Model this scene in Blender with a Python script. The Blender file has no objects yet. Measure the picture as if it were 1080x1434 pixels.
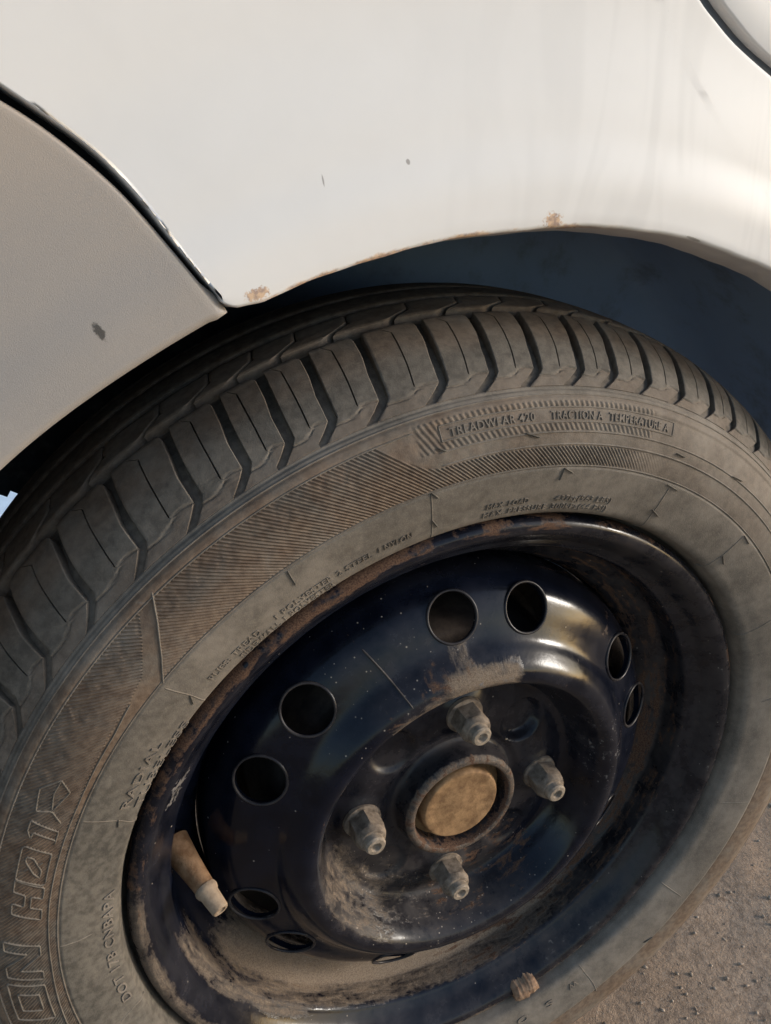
import bpy, math, random
import numpy as np

SC = bpy.context.scene
COL = SC.collection
rnd = random.Random(7)
rs = np.random.RandomState(11)
R = math.radians
HUB = 0.268                     # hub height over the ground (m)

# ------------------------------------------------------------------ camera
def W(p):
    """wheel frame (x forward, y up, z outward) -> world"""
    p = np.asarray(p, float)
    return np.stack([p[..., 0], -p[..., 2], p[..., 1] + HUB], -1)

from mathutils import Matrix, Vector
CAM_C = (-0.19926671, 0.34261061, 0.28985257)
CAM_R = ((0.9169516, 0.06013777, 0.39444037),
         (-0.11446618, -0.90737314, 0.40443971),
         (0.3822267, -0.41600172, -0.82513351))
cd = bpy.data.cameras.new('camera')
cam = bpy.data.objects.new('camera', cd)
COL.objects.link(cam)
SC.camera = cam
_x, _y, _f = (W(v) - W((0, 0, 0)) for v in CAM_R)
M = Matrix.Identity(4)
for i in range(3):
    M[i][0], M[i][1], M[i][2] = _x[i], -_y[i], -_f[i]
    M[i][3] = W(CAM_C)[i]
cam.matrix_world = M
cd.sensor_fit = 'VERTICAL'
cd.sensor_height = 24.0
cd.lens = 1156.47 / 1434 * 24.0
cd.clip_start = 0.01
cd.clip_end = 400

# ------------------------------------------------------------------ sky, sun, exposure
SUN_AZ = R(-24)        # world azimuth of the light: from +X (front) towards -Y (outside)
SUN_EL = R(17)
wd = bpy.data.worlds.new('World')
SC.world = wd
wd.use_nodes = True
nt = wd.node_tree
sky = nt.nodes.new('ShaderNodeTexSky')
sky.sky_type = 'NISHITA'
sky.sun_disc = False
sky.sun_elevation = SUN_EL
sky.sun_rotation = math.pi / 2 - SUN_AZ
sky.dust_density = 1.2
sky.air_density = 1.0
sky.ozone_density = 1.0
bg = nt.nodes['Background']
nt.links.new(sky.outputs[0], bg.inputs[0])
bg.inputs[1].default_value = 0.15
sl = bpy.data.lights.new('sun', 'SUN')
sl.energy = 1.5
sl.angle = R(12)
sl.color = (1.0, 0.945, 0.875)
sun = bpy.data.objects.new('sun', sl)
COL.objects.link(sun)
d = Vector((math.cos(SUN_AZ) * math.cos(SUN_EL), math.sin(SUN_AZ) * math.cos(SUN_EL), math.sin(SUN_EL)))
sun.rotation_euler = d.to_track_quat('Z', 'Y').to_euler()
sun.location = d * 20
vs = SC.view_settings
vs.view_transform = 'Standard'
vs.look = 'None'
vs.gamma = 1
vs.exposure = 0.78

# ------------------------------------------------------------------ helpers
def sst(a, b, x):
    t = np.clip((np.asarray(x, float) - a) / (b - a), 0, 1)
    return t * t * (3 - 2 * t)

def link(o, parent=None):
    COL.objects.link(o)
    if parent is not None:
        o.parent = parent
    return o

def mesh(name, V, F, mat, parent=None, smooth=True, attrs=None, loc=None, angle=None):
    """V wheel-frame vertices -> one object; loc (wheel frame) becomes its origin"""
    V = np.asarray(V, float)
    Vw = W(V)
    o0 = W(loc) if loc is not None else np.zeros(3)
    me = bpy.data.meshes.new(name)
    F = list(F) if not isinstance(F, np.ndarray) else F
    if isinstance(F, np.ndarray):
        k = F.shape[1]
        me.vertices.add(len(Vw)); me.loops.add(F.size); me.polygons.add(len(F))
        me.vertices.foreach_set('co', (Vw - o0).ravel().astype(np.float32))
        me.loops.foreach_set('vertex_index', F.ravel().astype(np.int32))
        me.polygons.foreach_set('loop_start', np.arange(0, F.size, k, dtype=np.int32))
        me.update(calc_edges=True)
    else:
        me.from_pydata((Vw - o0).tolist(), [], F)
    if smooth:
        me.polygons.foreach_set('use_smooth', np.ones(len(me.polygons), bool))
    if attrs:
        for k, v in attrs.items():
            a = me.attributes.new(k, 'FLOAT', 'POINT')
            a.data.foreach_set('value', np.asarray(v, np.float32))
    me.validate()
    me.materials.append(mat)
    o = bpy.data.objects.new(name, me)
    o['_o'] = list(o0)
    par0 = np.array(parent['_o']) if parent is not None and '_o' in parent else np.zeros(3)
    o.location = o0 - par0
    if angle is not None:
        me.set_sharp_from_angle(angle=R(angle))
    return link(o, parent)

def quads(nr, nc, wrap=False, flip=False):
    """faces of an nr x nc vertex grid"""
    i, j = np.meshgrid(np.arange(nr - 1), np.arange(nc if wrap else nc - 1), indexing='ij')
    i = i.ravel(); j = j.ravel(); j2 = (j + 1) % nc
    q = np.stack([i * nc + j, i * nc + j2, (i + 1) * nc + j2, (i + 1) * nc + j], 1)
    return q[:, ::-1] if flip else q

def cr(P, n=12):
    P = np.asarray(P, float)
    P = np.vstack([2 * P[0] - P[1], P, 2 * P[-1] - P[-2]]); out = []
    for i in range(1, len(P) - 2):
        t = np.linspace(0, 1, n, endpoint=False)[:, None]
        a, b, c, e = P[i - 1], P[i], P[i + 1], P[i + 2]
        out.append(.5 * (2 * b + (c - a) * t + (2 * a - 5 * b + 4 * c - e) * t ** 2 + (-a + 3 * b - 3 * c + e) * t ** 3))
    return np.vstack(out + [P[-2:-1]])

def resample(P, step):
    P = np.asarray(P, float)
    s = np.r_[0, np.cumsum(np.linalg.norm(np.diff(P, axis=0), axis=1))]
    n = max(2, int(round(s[-1] / step)) + 1)
    q = np.linspace(0, s[-1], n)
    return np.stack([np.interp(q, s, P[:, k]) for k in range(P.shape[1])], 1)

def revolve(prof, n=256, a0=0.0, a1=360.0):
    """profile (r,z) rows -> vertices and faces round the wheel axis"""
    full = abs(a1 - a0 - 360) < 1e-6
    th = np.radians(np.linspace(a0, a1, n, endpoint=not full))
    r = prof[:, 0][:, None]; z = prof[:, 1][:, None]
    V = np.stack([r * np.cos(th), r * np.sin(th), z + 0 * th], -1).reshape(-1, 3)
    return V, quads(len(prof), n, wrap=full, flip=True)

# ------------------------------------------------------------------ material helpers
class NT:
    def __init__(s, name):
        s.m = bpy.data.materials.new(name); s.m.use_nodes = True
        s.t = s.m.node_tree; s.p = s.t.nodes['Principled BSDF']
        s.geo = s.n('ShaderNodeNewGeometry')
    def n(s, k, **kw):
        x = s.t.nodes.new(k)
        for a, b in kw.items(): setattr(x, a, b)
        return x
    def set(s, node, key, v):
        if hasattr(v, 'links') or isinstance(v, bpy.types.NodeSocket): s.t.links.new(v, node.inputs[key])
        else: node.inputs[key].default_value = v
    def math(s, op, a, b=0.0, c=None, clamp=False):
        x = s.n('ShaderNodeMath', operation=op, use_clamp=clamp)
        s.set(x, 0, a); s.set(x, 1, b)
        if c is not None: s.set(x, 2, c)
        return x.outputs[0]
    def noise(s, scale, detail=4, rough=.6, vec=None, dist=0):
        x = s.n('ShaderNodeTexNoise'); s.set(x, 'Vector', vec or s.geo.outputs['Position'])
        s.set(x, 'Scale', scale); s.set(x, 'Detail', detail); s.set(x, 'Roughness', rough); s.set(x, 'Distortion', dist)
        return x.outputs[0]
    def voro(s, scale, vec=None, rnd=1.0):
        x = s.n('ShaderNodeTexVoronoi'); s.set(x, 'Vector', vec or s.geo.outputs['Position']); s.set(x, 'Scale', scale)
        s.set(x, 'Randomness', rnd)
        return x.outputs['Distance'], x.outputs['Color']
    def ramp(s, v, a, b, lo=0.0, hi=1.0):
        x = s.n('ShaderNodeMapRange', interpolation_type='SMOOTHSTEP')
        s.set(x, 'Value', v); s.set(x, 'From Min', a); s.set(x, 'From Max', b); s.set(x, 'To Min', lo); s.set(x, 'To Max', hi)
        return x.outputs[0]
    def mix(s, f, a, b):
        x = s.n('ShaderNodeMix', data_type='RGBA')
        s.set(x, 0, f)
        for k, v in ((6, a), (7, b)):
            if isinstance(v, tuple): v = tuple(v) + ((1.0,) if len(v) == 3 else ())
            s.set(x, k, v)
        return x.outputs[2]
    def fmix(s, f, a, b):
        x = s.n('ShaderNodeMix', data_type='FLOAT'); s.set(x, 0, f); s.set(x, 2, a); s.set(x, 3, b)
        return x.outputs[0]
    def attr(s, name):
        return s.n('ShaderNodeAttribute', attribute_name=name).outputs['Fac']
    def stretch(s, sc, rot=(0, 0, 0)):
        x = s.n('ShaderNodeMapping'); s.set(x, 'Vector', s.geo.outputs['Position'])
        x.inputs['Scale'].default_value = sc; x.inputs['Rotation'].default_value = rot
        return x.outputs[0]
    def spot(s, p, rx, ry=None, ang=0.0, wob=.5, nscale=400):
        """blotch of its own shape round a wheel-frame point; 1 inside"""
        x = s.n('ShaderNodeMapping', vector_type='TEXTURE')
        s.set(x, 'Vector', s.geo.outputs['Position'])
        w = W(p)
        x.inputs['Location'].default_value = tuple(w)
        x.inputs['Rotation'].default_value = (0, -R(ang), 0)
        x.inputs['Scale'].default_value = (rx, .03, ry or rx)
        l = s.n('ShaderNodeVectorMath', operation='LENGTH'); s.t.links.new(x.outputs[0], l.inputs[0])
        d = s.math('ADD', l.outputs['Value'], s.math('MULTIPLY', s.math('SUBTRACT', s.noise(nscale, 3), .5), wob * 2))
        return s.ramp(d, 1.0, .6)
    def bump(s, h, strength=.3, dist=.001, normal=None):
        x = s.n('ShaderNodeBump'); s.set(x, 'Height', h); s.set(x, 'Strength', strength); s.set(x, 'Distance', dist)
        if normal is not None: s.t.links.new(normal, x.inputs['Normal'])
        s.t.links.new(x.outputs[0], s.p.inputs['Normal'])
        return x.outputs[0]
    def out(s, col=None, rough=None, spec=None, metal=None):
        if col is not None: s.set(s.p, 'Base Color', (tuple(col) + (1.0,)) if isinstance(col, tuple) else col)
        if rough is not None: s.set(s.p, 'Roughness', rough)
        if spec is not None: s.set(s.p, 'Specular IOR Level', spec)
        if metal is not None: s.set(s.p, 'Metallic', metal)
        return s.m

# --- white car paint
def mat_white():
    k = NT('white_paint')
    dirt = k.ramp(k.noise(9, 5, .65), .35, .75)
    sxp = k.n('ShaderNodeSeparateXYZ'); k.t.links.new(k.geo.outputs['Position'], sxp.inputs[0])
    refl_streak = k.math('MULTIPLY', k.ramp(k.noise(1, 2, .5, k.stretch((34, 34, 6)), 1.6), .46, .62), k.ramp(sxp.outputs[0], -.10, .03))  # wavy upright reflections painted into the colour as darker streaks
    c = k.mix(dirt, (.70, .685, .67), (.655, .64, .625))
    c = k.mix(k.math('MULTIPLY', refl_streak, .30), c, (.53, .52, .51))
    pts = [((-.1264, .2926, .022), .0046, .0024, 18), ((-.0798, .3036, .022), .007, .0018, 13), ((-.092, .2998, .022), .012, .0015, 18),
           ((-.0158, .3172, .022), .0042, .0036, 0), ((-.0451, .3105, .022), .005, .0009, 5), ((-.066, .3066, .022), .009, .0014, 10),
           ((-.028, .3128, .022), .004, .0008, 4), ((-.108, .2960, .022), .005, .0006, 20), ((-.004, .3140, .022), .006, .0006, 0)]
    rust = None
    for p, a, b, g in pts:
        q = k.spot(p, a, b, g, .9, 900)
        rust = q if rust is None else k.math('MAXIMUM', rust, q)
    sx2 = k.n('ShaderNodeSeparateXYZ'); k.t.links.new(k.geo.outputs['Position'], sx2.inputs[0])
    zz = k.math('SUBTRACT', sx2.outputs[2], HUB)
    rl = k.math('SQRT', k.math('ADD', k.math('MULTIPLY', sx2.outputs[0], sx2.outputs[0]), k.math('MULTIPLY', zz, zz)))
    edge = k.ramp(k.math('SUBTRACT', rl, k.math('MULTIPLY', k.noise(160, 4, .7), .0042)), .3150, .3136)
    span = k.math('MULTIPLY', k.ramp(sx2.outputs[0], -.128, -.118), k.ramp(sx2.outputs[0], .03, -.02))
    span = k.math('MULTIPLY', span, k.ramp(k.noise(75, 3, .6), .44, .56))
    rust = k.math('MAXIMUM', rust, k.math('MULTIPLY', k.math('MULTIPLY', edge, span), k.math('GREATER_THAN', k.math('MULTIPLY', sx2.outputs[1], -1), .0145)))
    rc = k.mix(k.ramp(k.noise(500, 4), .40, .62), (.58, .34, .15), (.22, .09, .035))
    c = k.mix(k.math('MULTIPLY', rust, .7), c, rc)
    dark = None
    for p, a, b, g in [((-.1041, .3277, .02), .00035, .0022, 12), ((-.0746, .3345, .02), .0009, .0011, 30), ((-.1690, .3270, .02), .0022, .0007, -42), ((-.1600, .3188, .02), .0018, .0006, -48),
                       ((.0520, .3118, .022), .005, .0006, -14)]:
        q = k.spot(p, a, b, g, .35, 900)
        dark = q if dark is None else k.math('MAXIMUM', dark, q)
    c = k.mix(k.math('MULTIPLY', dark, .6), c, (.14, .115, .10))
    bad = k.math('MAXIMUM', rust, dark)
    k.bump(k.math('ADD', k.noise(90, 3, .5), k.math('MULTIPLY', rust, k.noise(900, 3))), .05, .001)
    return k.out(c, k.fmix(bad, .36, .9), .20)

# --- matte dusty bumper plastic
def mat_bumper():
    k = NT('dusty_grey_bumper_paint')
    c = k.mix(k.ramp(k.noise(14, 5, .6), .3, .7), (.290, .265, .245), (.262, .243, .228))
    g = k.noise(2600, 2, .8)
    c = k.mix(k.math('MULTIPLY', k.ramp(g, .35, .65), .4), c, (.335, .31, .29))
    sxp = k.n('ShaderNodeSeparateXYZ'); k.t.links.new(k.geo.outputs['Position'], sxp.inputs[0])
    c = k.mix(k.math('MULTIPLY', k.ramp(k.math('ADD', sxp.outputs[2], k.math('MULTIPLY', k.noise(20, 4), .06)), .56, .66), .8), c, (.36, .305, .255))
    c = k.mix(k.math('MULTIPLY', k.spot((-.1764, .2816, .016), .0016, .0036, 28, .6, 700), .9), c, (.05, .045, .04))
    k.bump(g, .25, .0005)
    return k.out(c, .55, .35)

def mat_plain(name, c, rough=.7, spec=.3, var=.35, scale=60, bump=.2):
    k = NT(name)
    n = k.noise(scale, 5, .65)
    c2 = tuple(x * (1 - var) for x in c); c1 = tuple(min(1, x * (1 + var)) for x in c)
    k.bump(k.noise(scale * 8, 3), bump, .0006)
    return k.out(k.mix(k.ramp(n, .3, .7), c2, c1), rough, spec)

# --- tyre rubber; attribute dust 0..1 road dust, plus caught light painted on block edges
def mat_rubber():
    k = NT('dusty_tyre_rubber')
    a = k.attr('dust')
    n1 = k.noise(35, 6, .65); n2 = k.noise(260, 4, .6); n3 = k.noise(1600, 2, .6)
    base = k.mix(k.ramp(n2, .35, .65), (.052, .047, .040), (.100, .091, .076))
    dust = k.mix(k.ramp(n1, .35, .68), (.122, .103, .084), (.200, .172, .142))
    dust = k.mix(k.math('MULTIPLY', k.ramp(n3, .45, .7), .5), dust, (.235, .198, .162))
    f = k.math('ADD', a, k.math('MULTIPLY', k.math('SUBTRACT', n1, .5), .7))
    f = k.math('ADD', f, k.math('MULTIPLY', k.math('SUBTRACT', n2, .5), .5), clamp=True)
    c = k.mix(f, base, dust)
    red = k.attr('brown')
    c = k.mix(k.math('MULTIPLY', red, k.ramp(k.noise(45, 5), .22, .62)), c, k.mix(k.ramp(n2, .3, .7), (.092, .056, .035), (.165, .112, .074)))
    # pale scrapes
    sc = k.ramp(k.noise(1, 5, .7, k.stretch((60, 60, 160), (0, R(35), 0))), .66, .76)
    c = k.mix(k.math('MULTIPLY', sc, .35), c, (.20, .18, .155))
    k.bump(k.math('ADD', k.math('MULTIPLY', n2, 1.0), n3), .22, .0006)
    return k.out(c, .78, .3)

# --- painted steel with dirt attributes; the film one also carries painted sheen
def mat_steel():
    k = NT('navy_wheel_paint')
    tc = k.n('ShaderNodeTexCoord'); sx = k.n('ShaderNodeSeparateXYZ'); k.t.links.new(tc.outputs['Object'], sx.inputs[0])
    rr = k.math('SQRT', k.math('ADD', k.math('MULTIPLY', sx.outputs[0], sx.outputs[0]), k.math('MULTIPLY', sx.outputs[2], sx.outputs[2])))
    cx = k.n('ShaderNodeCombineXYZ')
    k.set(cx, 0, k.math('DIVIDE', sx.outputs[0], rr)); k.set(cx, 1, k.math('DIVIDE', sx.outputs[2], rr))
    k.set(cx, 2, k.math('MULTIPLY', k.math('SUBTRACT', rr, sx.outputs[1]), 26))
    arcn = k.noise(6.5, 7, .68, cx.outputs[0], .4)
    n1 = k.noise(60, 6, .65); n2 = k.noise(300, 5, .65); n3 = k.noise(1400, 3, .7)
    base = k.mix(k.ramp(n1, .3, .7), (.0021, .0033, .0074), (.0044, .0066, .0145))
    film_sheen = k.math('MULTIPLY', k.attr('film_sheen'), k.ramp(n1, .2, .8))
    c = k.mix(film_sheen, base, k.mix(n2, (.055, .047, .042), (.115, .098, .085)))
    mud = k.ramp(k.math('ADD', k.attr('mud'), k.math('ADD', k.math('MULTIPLY', k.math('SUBTRACT', n2, .5), .55), k.math('MULTIPLY', k.math('SUBTRACT', arcn, .5), 1.2))), .30, .85)
    mudc = k.mix(k.ramp(n3, .3, .7), (.125, .092, .066), (.21, .168, .130))
    c = k.mix(mud, c, mudc)
    rust = k.ramp(k.math('ADD', k.attr('rust'), k.math('ADD', k.math('MULTIPLY', k.math('SUBTRACT', n2, .5), .8), k.math('MULTIPLY', k.math('SUBTRACT', arcn, .5), 2.6))), .40, .70)
    c = k.mix(rust, c, k.mix(k.ramp(n3, .35, .65), (.050, .028, .020), (.125, .075, .050)))
    chalk = k.ramp(k.math('ADD', k.attr('chalk'), k.math('ADD', k.math('MULTIPLY', k.math('SUBTRACT', n2, .5), 1.6), k.math('MULTIPLY', k.math('SUBTRACT', n1, .5), .8))), .55, .75)
    c = k.mix(chalk, c, k.mix(n3, (.10, .092, .088), (.20, .185, .175)))
    vd, vc = k.voro(420)
    r = k.n('ShaderNodeSeparateColor'); k.t.links.new(vc, r.inputs[0])
    sp = k.math('MULTIPLY', k.ramp(vd, k.math('MULTIPLY', r.outputs[1], .26), k.math('MULTIPLY', r.outputs[1], .14)), k.math('GREATER_THAN', k.math('ADD', r.outputs[0], k.math('MULTIPLY', k.math('MULTIPLY', k.attr('speck'), k.attr('speck')), .42)), .985))
    c = k.mix(k.math('MULTIPLY', sp, .8), c, (.30, .26, .22))
    dirt = k.math('MAXIMUM', k.math('MAXIMUM', mud, rust), k.math('MAXIMUM', chalk, k.math('MULTIPLY', film_sheen, .8)), clamp=True)
    k.bump(k.math('ADD', k.math('MULTIPLY', mud, k.math('ADD', n2, n3)), k.math('MULTIPLY', k.noise(120, 3), .25)), .35, .0012)
    k.set(k.p, 'Specular IOR Level', k.fmix(dirt, .25, .09))
    return k.out(c, k.fmix(dirt, k.ramp(n1, .2, .8, .12, .22), .85))

def mat_dusty_metal(name, a, b, rough=.8, scale=250, metal=0.0):
    k = NT(name)
    n = k.noise(scale, 5, .65); n2 = k.noise(scale * 6, 3)
    c = k.mix(k.ramp(n, .3, .7), a, b)
    k.bump(k.math('ADD', n, n2), .3, .0008)
    return k.out(c, rough, .3, metal)

def mat_ground():
    k = NT('dry_dusty_soil')
    c = k.mix(k.ramp(k.noise(5, 5, .6), .35, .65), (.33, .228, .152), (.39, .288, .206))
    c = k.mix(k.ramp(k.noise(160, 5, .7), .35, .7), c, (.22, .158, .112))
    c = k.mix(k.ramp(k.noise(600, 3, .7), .55, .75), c, (.38, .325, .27))
    k.bump(k.math('ADD', k.noise(220, 5, .7), k.math('MULTIPLY', k.noise(900, 3), .4)), .7, .004)
    return k.out(c, .95, .15)

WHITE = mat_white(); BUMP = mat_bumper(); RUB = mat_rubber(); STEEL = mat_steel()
SEAL = mat_plain('dark_grey_door_seal', (.085, .098, .115), .5, .4, .1, 30, .05)
DARK = mat_plain('dark_inner_steel', (.012, .012, .013), .8, .2)
def mat_well():
    k = NT('dusty_blue_grey_wheel_well')
    a = k.math('ADD', k.attr('front_tone'), k.math('MULTIPLY', k.math('SUBTRACT', k.noise(18, 5, .65), .5), .35), clamp=True)
    c = k.mix(a, (.020, .023, .028), (.37, .49, .68))
    c = k.mix(k.math('MULTIPLY', k.ramp(k.noise(26, 6, .7), .50, .72), .45), c, (.16, .16, .17))
    k.bump(k.noise(300, 4), .3, .0008)
    return k.out(c, .85, .2)
LINER = mat_well()
NUT = mat_dusty_metal('dusty_lug_nut_steel', (.095, .072, .053), (.225, .178, .135), .75)
STUD = mat_dusty_metal('pale_stud_steel', (.17, .135, .10), (.32, .26, .20), .7)
CAPM = mat_dusty_metal('tan_dusty_cap', (.135, .074, .034), (.30, .180, .088), .75, 130)
COLLAR = mat_dusty_metal('brown_dusty_collar', (.070, .045, .030), (.175, .118, .076), .65, 140)
VALVE = mat_dusty_metal('orange_brown_dusty_valve_rubber', (.135, .068, .030), (.26, .155, .085), .75, 160)
VTIP = mat_dusty_metal('tan_valve_tip', (.23, .165, .11), (.33, .25, .175), .7, 260)
LEAD = mat_dusty_metal('rusty_balance_weight', (.15, .085, .05), (.28, .185, .12), .75, 260)
DRUM = mat_dusty_metal('rusty_brake_drum', (.030, .022, .018), (.075, .055, .042), .8, 90)
SOIL = mat_ground()
STONE = mat_plain('gravel_stone', (.30, .24, .19), .9, .2, .45, 300, .3)
SHEET = mat_plain('pale_blue_stand_in', (.62, .72, .80), .5, .3, .08, 30, .05)

# ------------------------------------------------------------------ the setting
def tag(o, label, cat=None, kind=None, group=None):
    if label: o['label'] = label
    if cat: o['category'] = cat
    if kind: o['kind'] = kind
    if group: o['group'] = group
    return o

def nz(x, y, f, seed):
    """cheap smooth noise from sines"""
    q = np.random.RandomState(seed); h = 0
    for i in range(7):
        a, b, p = q.randn(3); h = h + np.sin(f * (a * x + b * y) + 6.3 * p)
    return h / 7

def ground():
    e = np.r_[-80, -20, -6, -2, -1, np.linspace(-.2, 1.4, 200), 2, 6, 20, 80]
    ey = np.r_[-80, -20, -6, -2, -1.2, np.linspace(-.75, .55, 170), 1, 3, 8, 20, 80]
    X, Y = np.meshgrid(e, ey, indexing='ij')
    near = (np.abs(X - .5) < 1.1) & (np.abs(Y) < .9)
    Z = near * (.0022 * nz(X, Y, 30, 1) + .0016 * nz(X, Y, 110, 2) + .0014 * nz(X, Y, 260, 3))
    flat = np.exp(-((X / .16) ** 2 + ((Y - .07) / .14) ** 2))
    Z = Z * (1 - flat) - .004
    V = np.stack([X, Z - HUB, -Y], -1).reshape(-1, 3)
    o = mesh('ground', V, quads(len(e), len(ey)), SOIL)
    return tag(o, 'dry brown dusty soil beneath the tyre', kind='structure')
ground()

def gravel():
    base = np.array([(0, 0, 1), (.9, 0, .1), (.28, .86, -.1), (-.73, .53, .1), (-.73, -.53, -.1), (.28, -.86, .1), (0, 0, -.8)], float)
    fc = [(0, 1, 2), (0, 2, 3), (0, 3, 4), (0, 4, 5), (0, 5, 1), (6, 2, 1), (6, 3, 2), (6, 4, 3), (6, 5, 4), (6, 1, 5)]
    V, F = [], []
    for i in range(14000):
        x = rs.uniform(-.1, 1.25); y = rs.uniform(-.55, .5)
        s = .0005 + .0019 * rs.rand() ** 5
        if rs.rand() < .008: s *= 1.7
        z = -.004 + .0022 * nz(x, y, 30, 1) + .0016 * nz(x, y, 110, 2)
        a = rs.rand() * 6.3; ca, sa = math.cos(a), math.sin(a)
        q = base * (1 + .35 * rs.randn(7, 1)) * np.array([1.2, .9, .75]) * s
        q = np.stack([q[:, 0] * ca - q[:, 1] * sa, q[:, 0] * sa + q[:, 1] * ca, q[:, 2]], 1) + (x, y, z + s * .3)
        k = len(V) * 7
        V.append(np.stack([q[:, 0], q[:, 2] - HUB, -q[:, 1]], 1)); F += [tuple(k + j for j in f) for f in fc]
    o = mesh('gravel', np.vstack(V), np.array(F), STONE, smooth=False)
    return tag(o, 'small loose stones and grit scattered over the soil', kind='stuff')
gravel()

# ------------------------------------------------------------------ the car
car = bpy.data.objects.new('car', None)
link(car)
tag(car, 'white car with dusty grey bumper and dirty black steel wheel', 'car')

def zb(x, y):
    """outer body surface (outward offset) over the wheel plane"""
    x = np.asarray(x, float); y = np.asarray(y, float)
    r = np.hypot(x, y)
    return .0155 - .22 * np.maximum(0, y - .34) ** 2 / (1 + .8 * np.maximum(0, y - .34)) + .0026 * (1 - sst(.328, .348, r)) + .0044 * (1 - sst(.338, .390, r))

def coons(b, t, l, r):
    """grid (nv x nu) from four boundary polylines (2-D): bottom, top (left->right), left, right (bottom->top)"""
    nu, nv = len(b), len(l)
    u = np.linspace(0, 1, nu)[None, :, None]; v = np.linspace(0, 1, nv)[:, None, None]
    return ((1 - v) * b[None] + v * t[None] + (1 - u) * l[:, None] + u * r[:, None]
            - ((1 - u) * (1 - v) * b[0] + u * (1 - v) * b[-1] + (1 - u) * v * t[0] + u * v * t[-1]))

def nsamp(P, n):
    P = np.asarray(P, float)
    s = np.r_[0, np.cumsum(np.linalg.norm(np.diff(P, axis=0), axis=1))]
    q = np.linspace(0, s[-1], n)
    return np.stack([np.interp(q, s, P[:, k]) for k in range(2)], 1)

def panel(name, b, t, l, r, nu, nv, mat, rings, dz=0.0, extra=None, crisp=None):
    G = coons(nsamp(b, nu), nsamp(t, nu), nsamp(l, nv), nsamp(r, nv))
    Z = zb(G[..., 0], G[..., 1]) + dz
    if extra is not None: Z = Z + extra(G[..., 0], G[..., 1])
    V = np.concatenate([G, Z[..., None]], -1).reshape(-1, 3)
    F = quads(nv, nu).tolist()
    idx = np.arange(nu * nv).reshape(nv, nu)
    loop = np.r_[idx[0, :], idx[1:, -1], idx[-1, -2::-1], idx[-2:0:-1, 0]]
    P = V[loop][:, :2]
    T = np.roll(P, -1, 0) - np.roll(P, 1, 0)
    for _ in range(3): T = (np.roll(T, 1, 0) + T + np.roll(T, -1, 0)) / 3
    N = np.stack([T[:, 1], -T[:, 0]], 1)
    N /= np.linalg.norm(N, axis=1)[:, None] + 1e-12
    area = np.sum(P[:, 0] * np.roll(P[:, 1], -1) - P[:, 1] * np.roll(P[:, 0], -1))
    if area < 0: N = -N
    VV = [V]; prev = loop; base = len(V); m = len(loop)
    k = np.ones(m) if crisp is None else 1 - (1 - crisp[2]) * sst(crisp[0], crisp[1], np.hypot(P[:, 0], P[:, 1]))
    for (o, dn) in rings:
        ring = np.c_[P + N * (o * k)[:, None], V[loop][:, 2] - dn * np.where(dn < .008, k, 1)]
        VV.append(ring); cur = np.arange(base, base + m); base += m
        nx = np.roll(np.arange(m), -1)
        F += np.stack([prev, cur, cur[nx], prev[nx]], 1).tolist()
        prev = cur
    o = mesh(name, np.vstack(VV), F, mat, car)
    return o

def shift(P, d):
    P = np.array(P, float)
    for _ in range(14): P[1:-1] = (P[:-2] + 2 * P[1:-1] + P[2:]) / 4
    T = np.gradient(P, axis=0); T /= np.linalg.norm(T, axis=1)[:, None] + 1e-12
    return P + np.stack([T[:, 1], -T[:, 0]], 1) * d

def pol(r, a): return np.stack([np.asarray(r) * np.cos(np.radians(a)), np.asarray(r) * np.sin(np.radians(a))], -1)

ROLL = [(.0007, .0003), (.0014, .0010), (.0018, .0020), (.0019, .0035), (.0019, .012)]
LIP = [(.0006, .0002), (.0013, .0008), (.0018, .0020), (.0020, .0034), (.0025, .0070), (.0052, .0185), (.0050, .0190), (.003, .0190)]
BROLL = [(.0008, .0002), (.0020, .0010), (.0030, .0026), (.0035, .0046), (.0035, .0070), (.0020, .012), (.0, .016)]

# quarter panel: arch lip below, bumper seam at the rear, door seam above
seam_w = [(-.1388, .2918), (-.1428, .2964), (-.1472, .3018), (-.1532, .3093), (-.1606, .3194), (-.1679, .3276), (-.1753, .3344), (-.1861, .3417), (-.1963, .3484),
          (-.225, .367), (-.262, .395), (-.30, .44), (-.33, .52)]
seam_w = shift(cr(seam_w, 8), .0007)
aa = np.linspace(113.2, 20, 200)
wob = .00010 * np.sin(aa * 1.9) + .00025 * np.sin(aa * .63 + 1) + .0002 * np.sin(aa * .31)
lip = np.vstack([[seam_w[0]], [(-.1379, .2906), (-.1367, .2899), (-.1351, .2895), (-.1330, .2895), (-.1300, .2903)], pol(.3168 + wob, aa)])
door_w = cr([(-.05, .65), (-.045, .54), (-.030, .48), (-.010, .44), (.015, .4115), (.0384, .3929), (.0474, .3871), (.0598, .3801), (.0809, .371), (.105, .362), (.15, .345), (.20, .32), (.26, .27), (.315, .19), (.33, .125)], 8)
top = np.vstack([[seam_w[-1]], [(-.20, .65)], door_w])
panel('quarter_panel', lip, top, seam_w, np.array([lip[-1], door_w[-1]]), 300, 90, WHITE, LIP, crisp=(.3178, .3208, .35))

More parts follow.
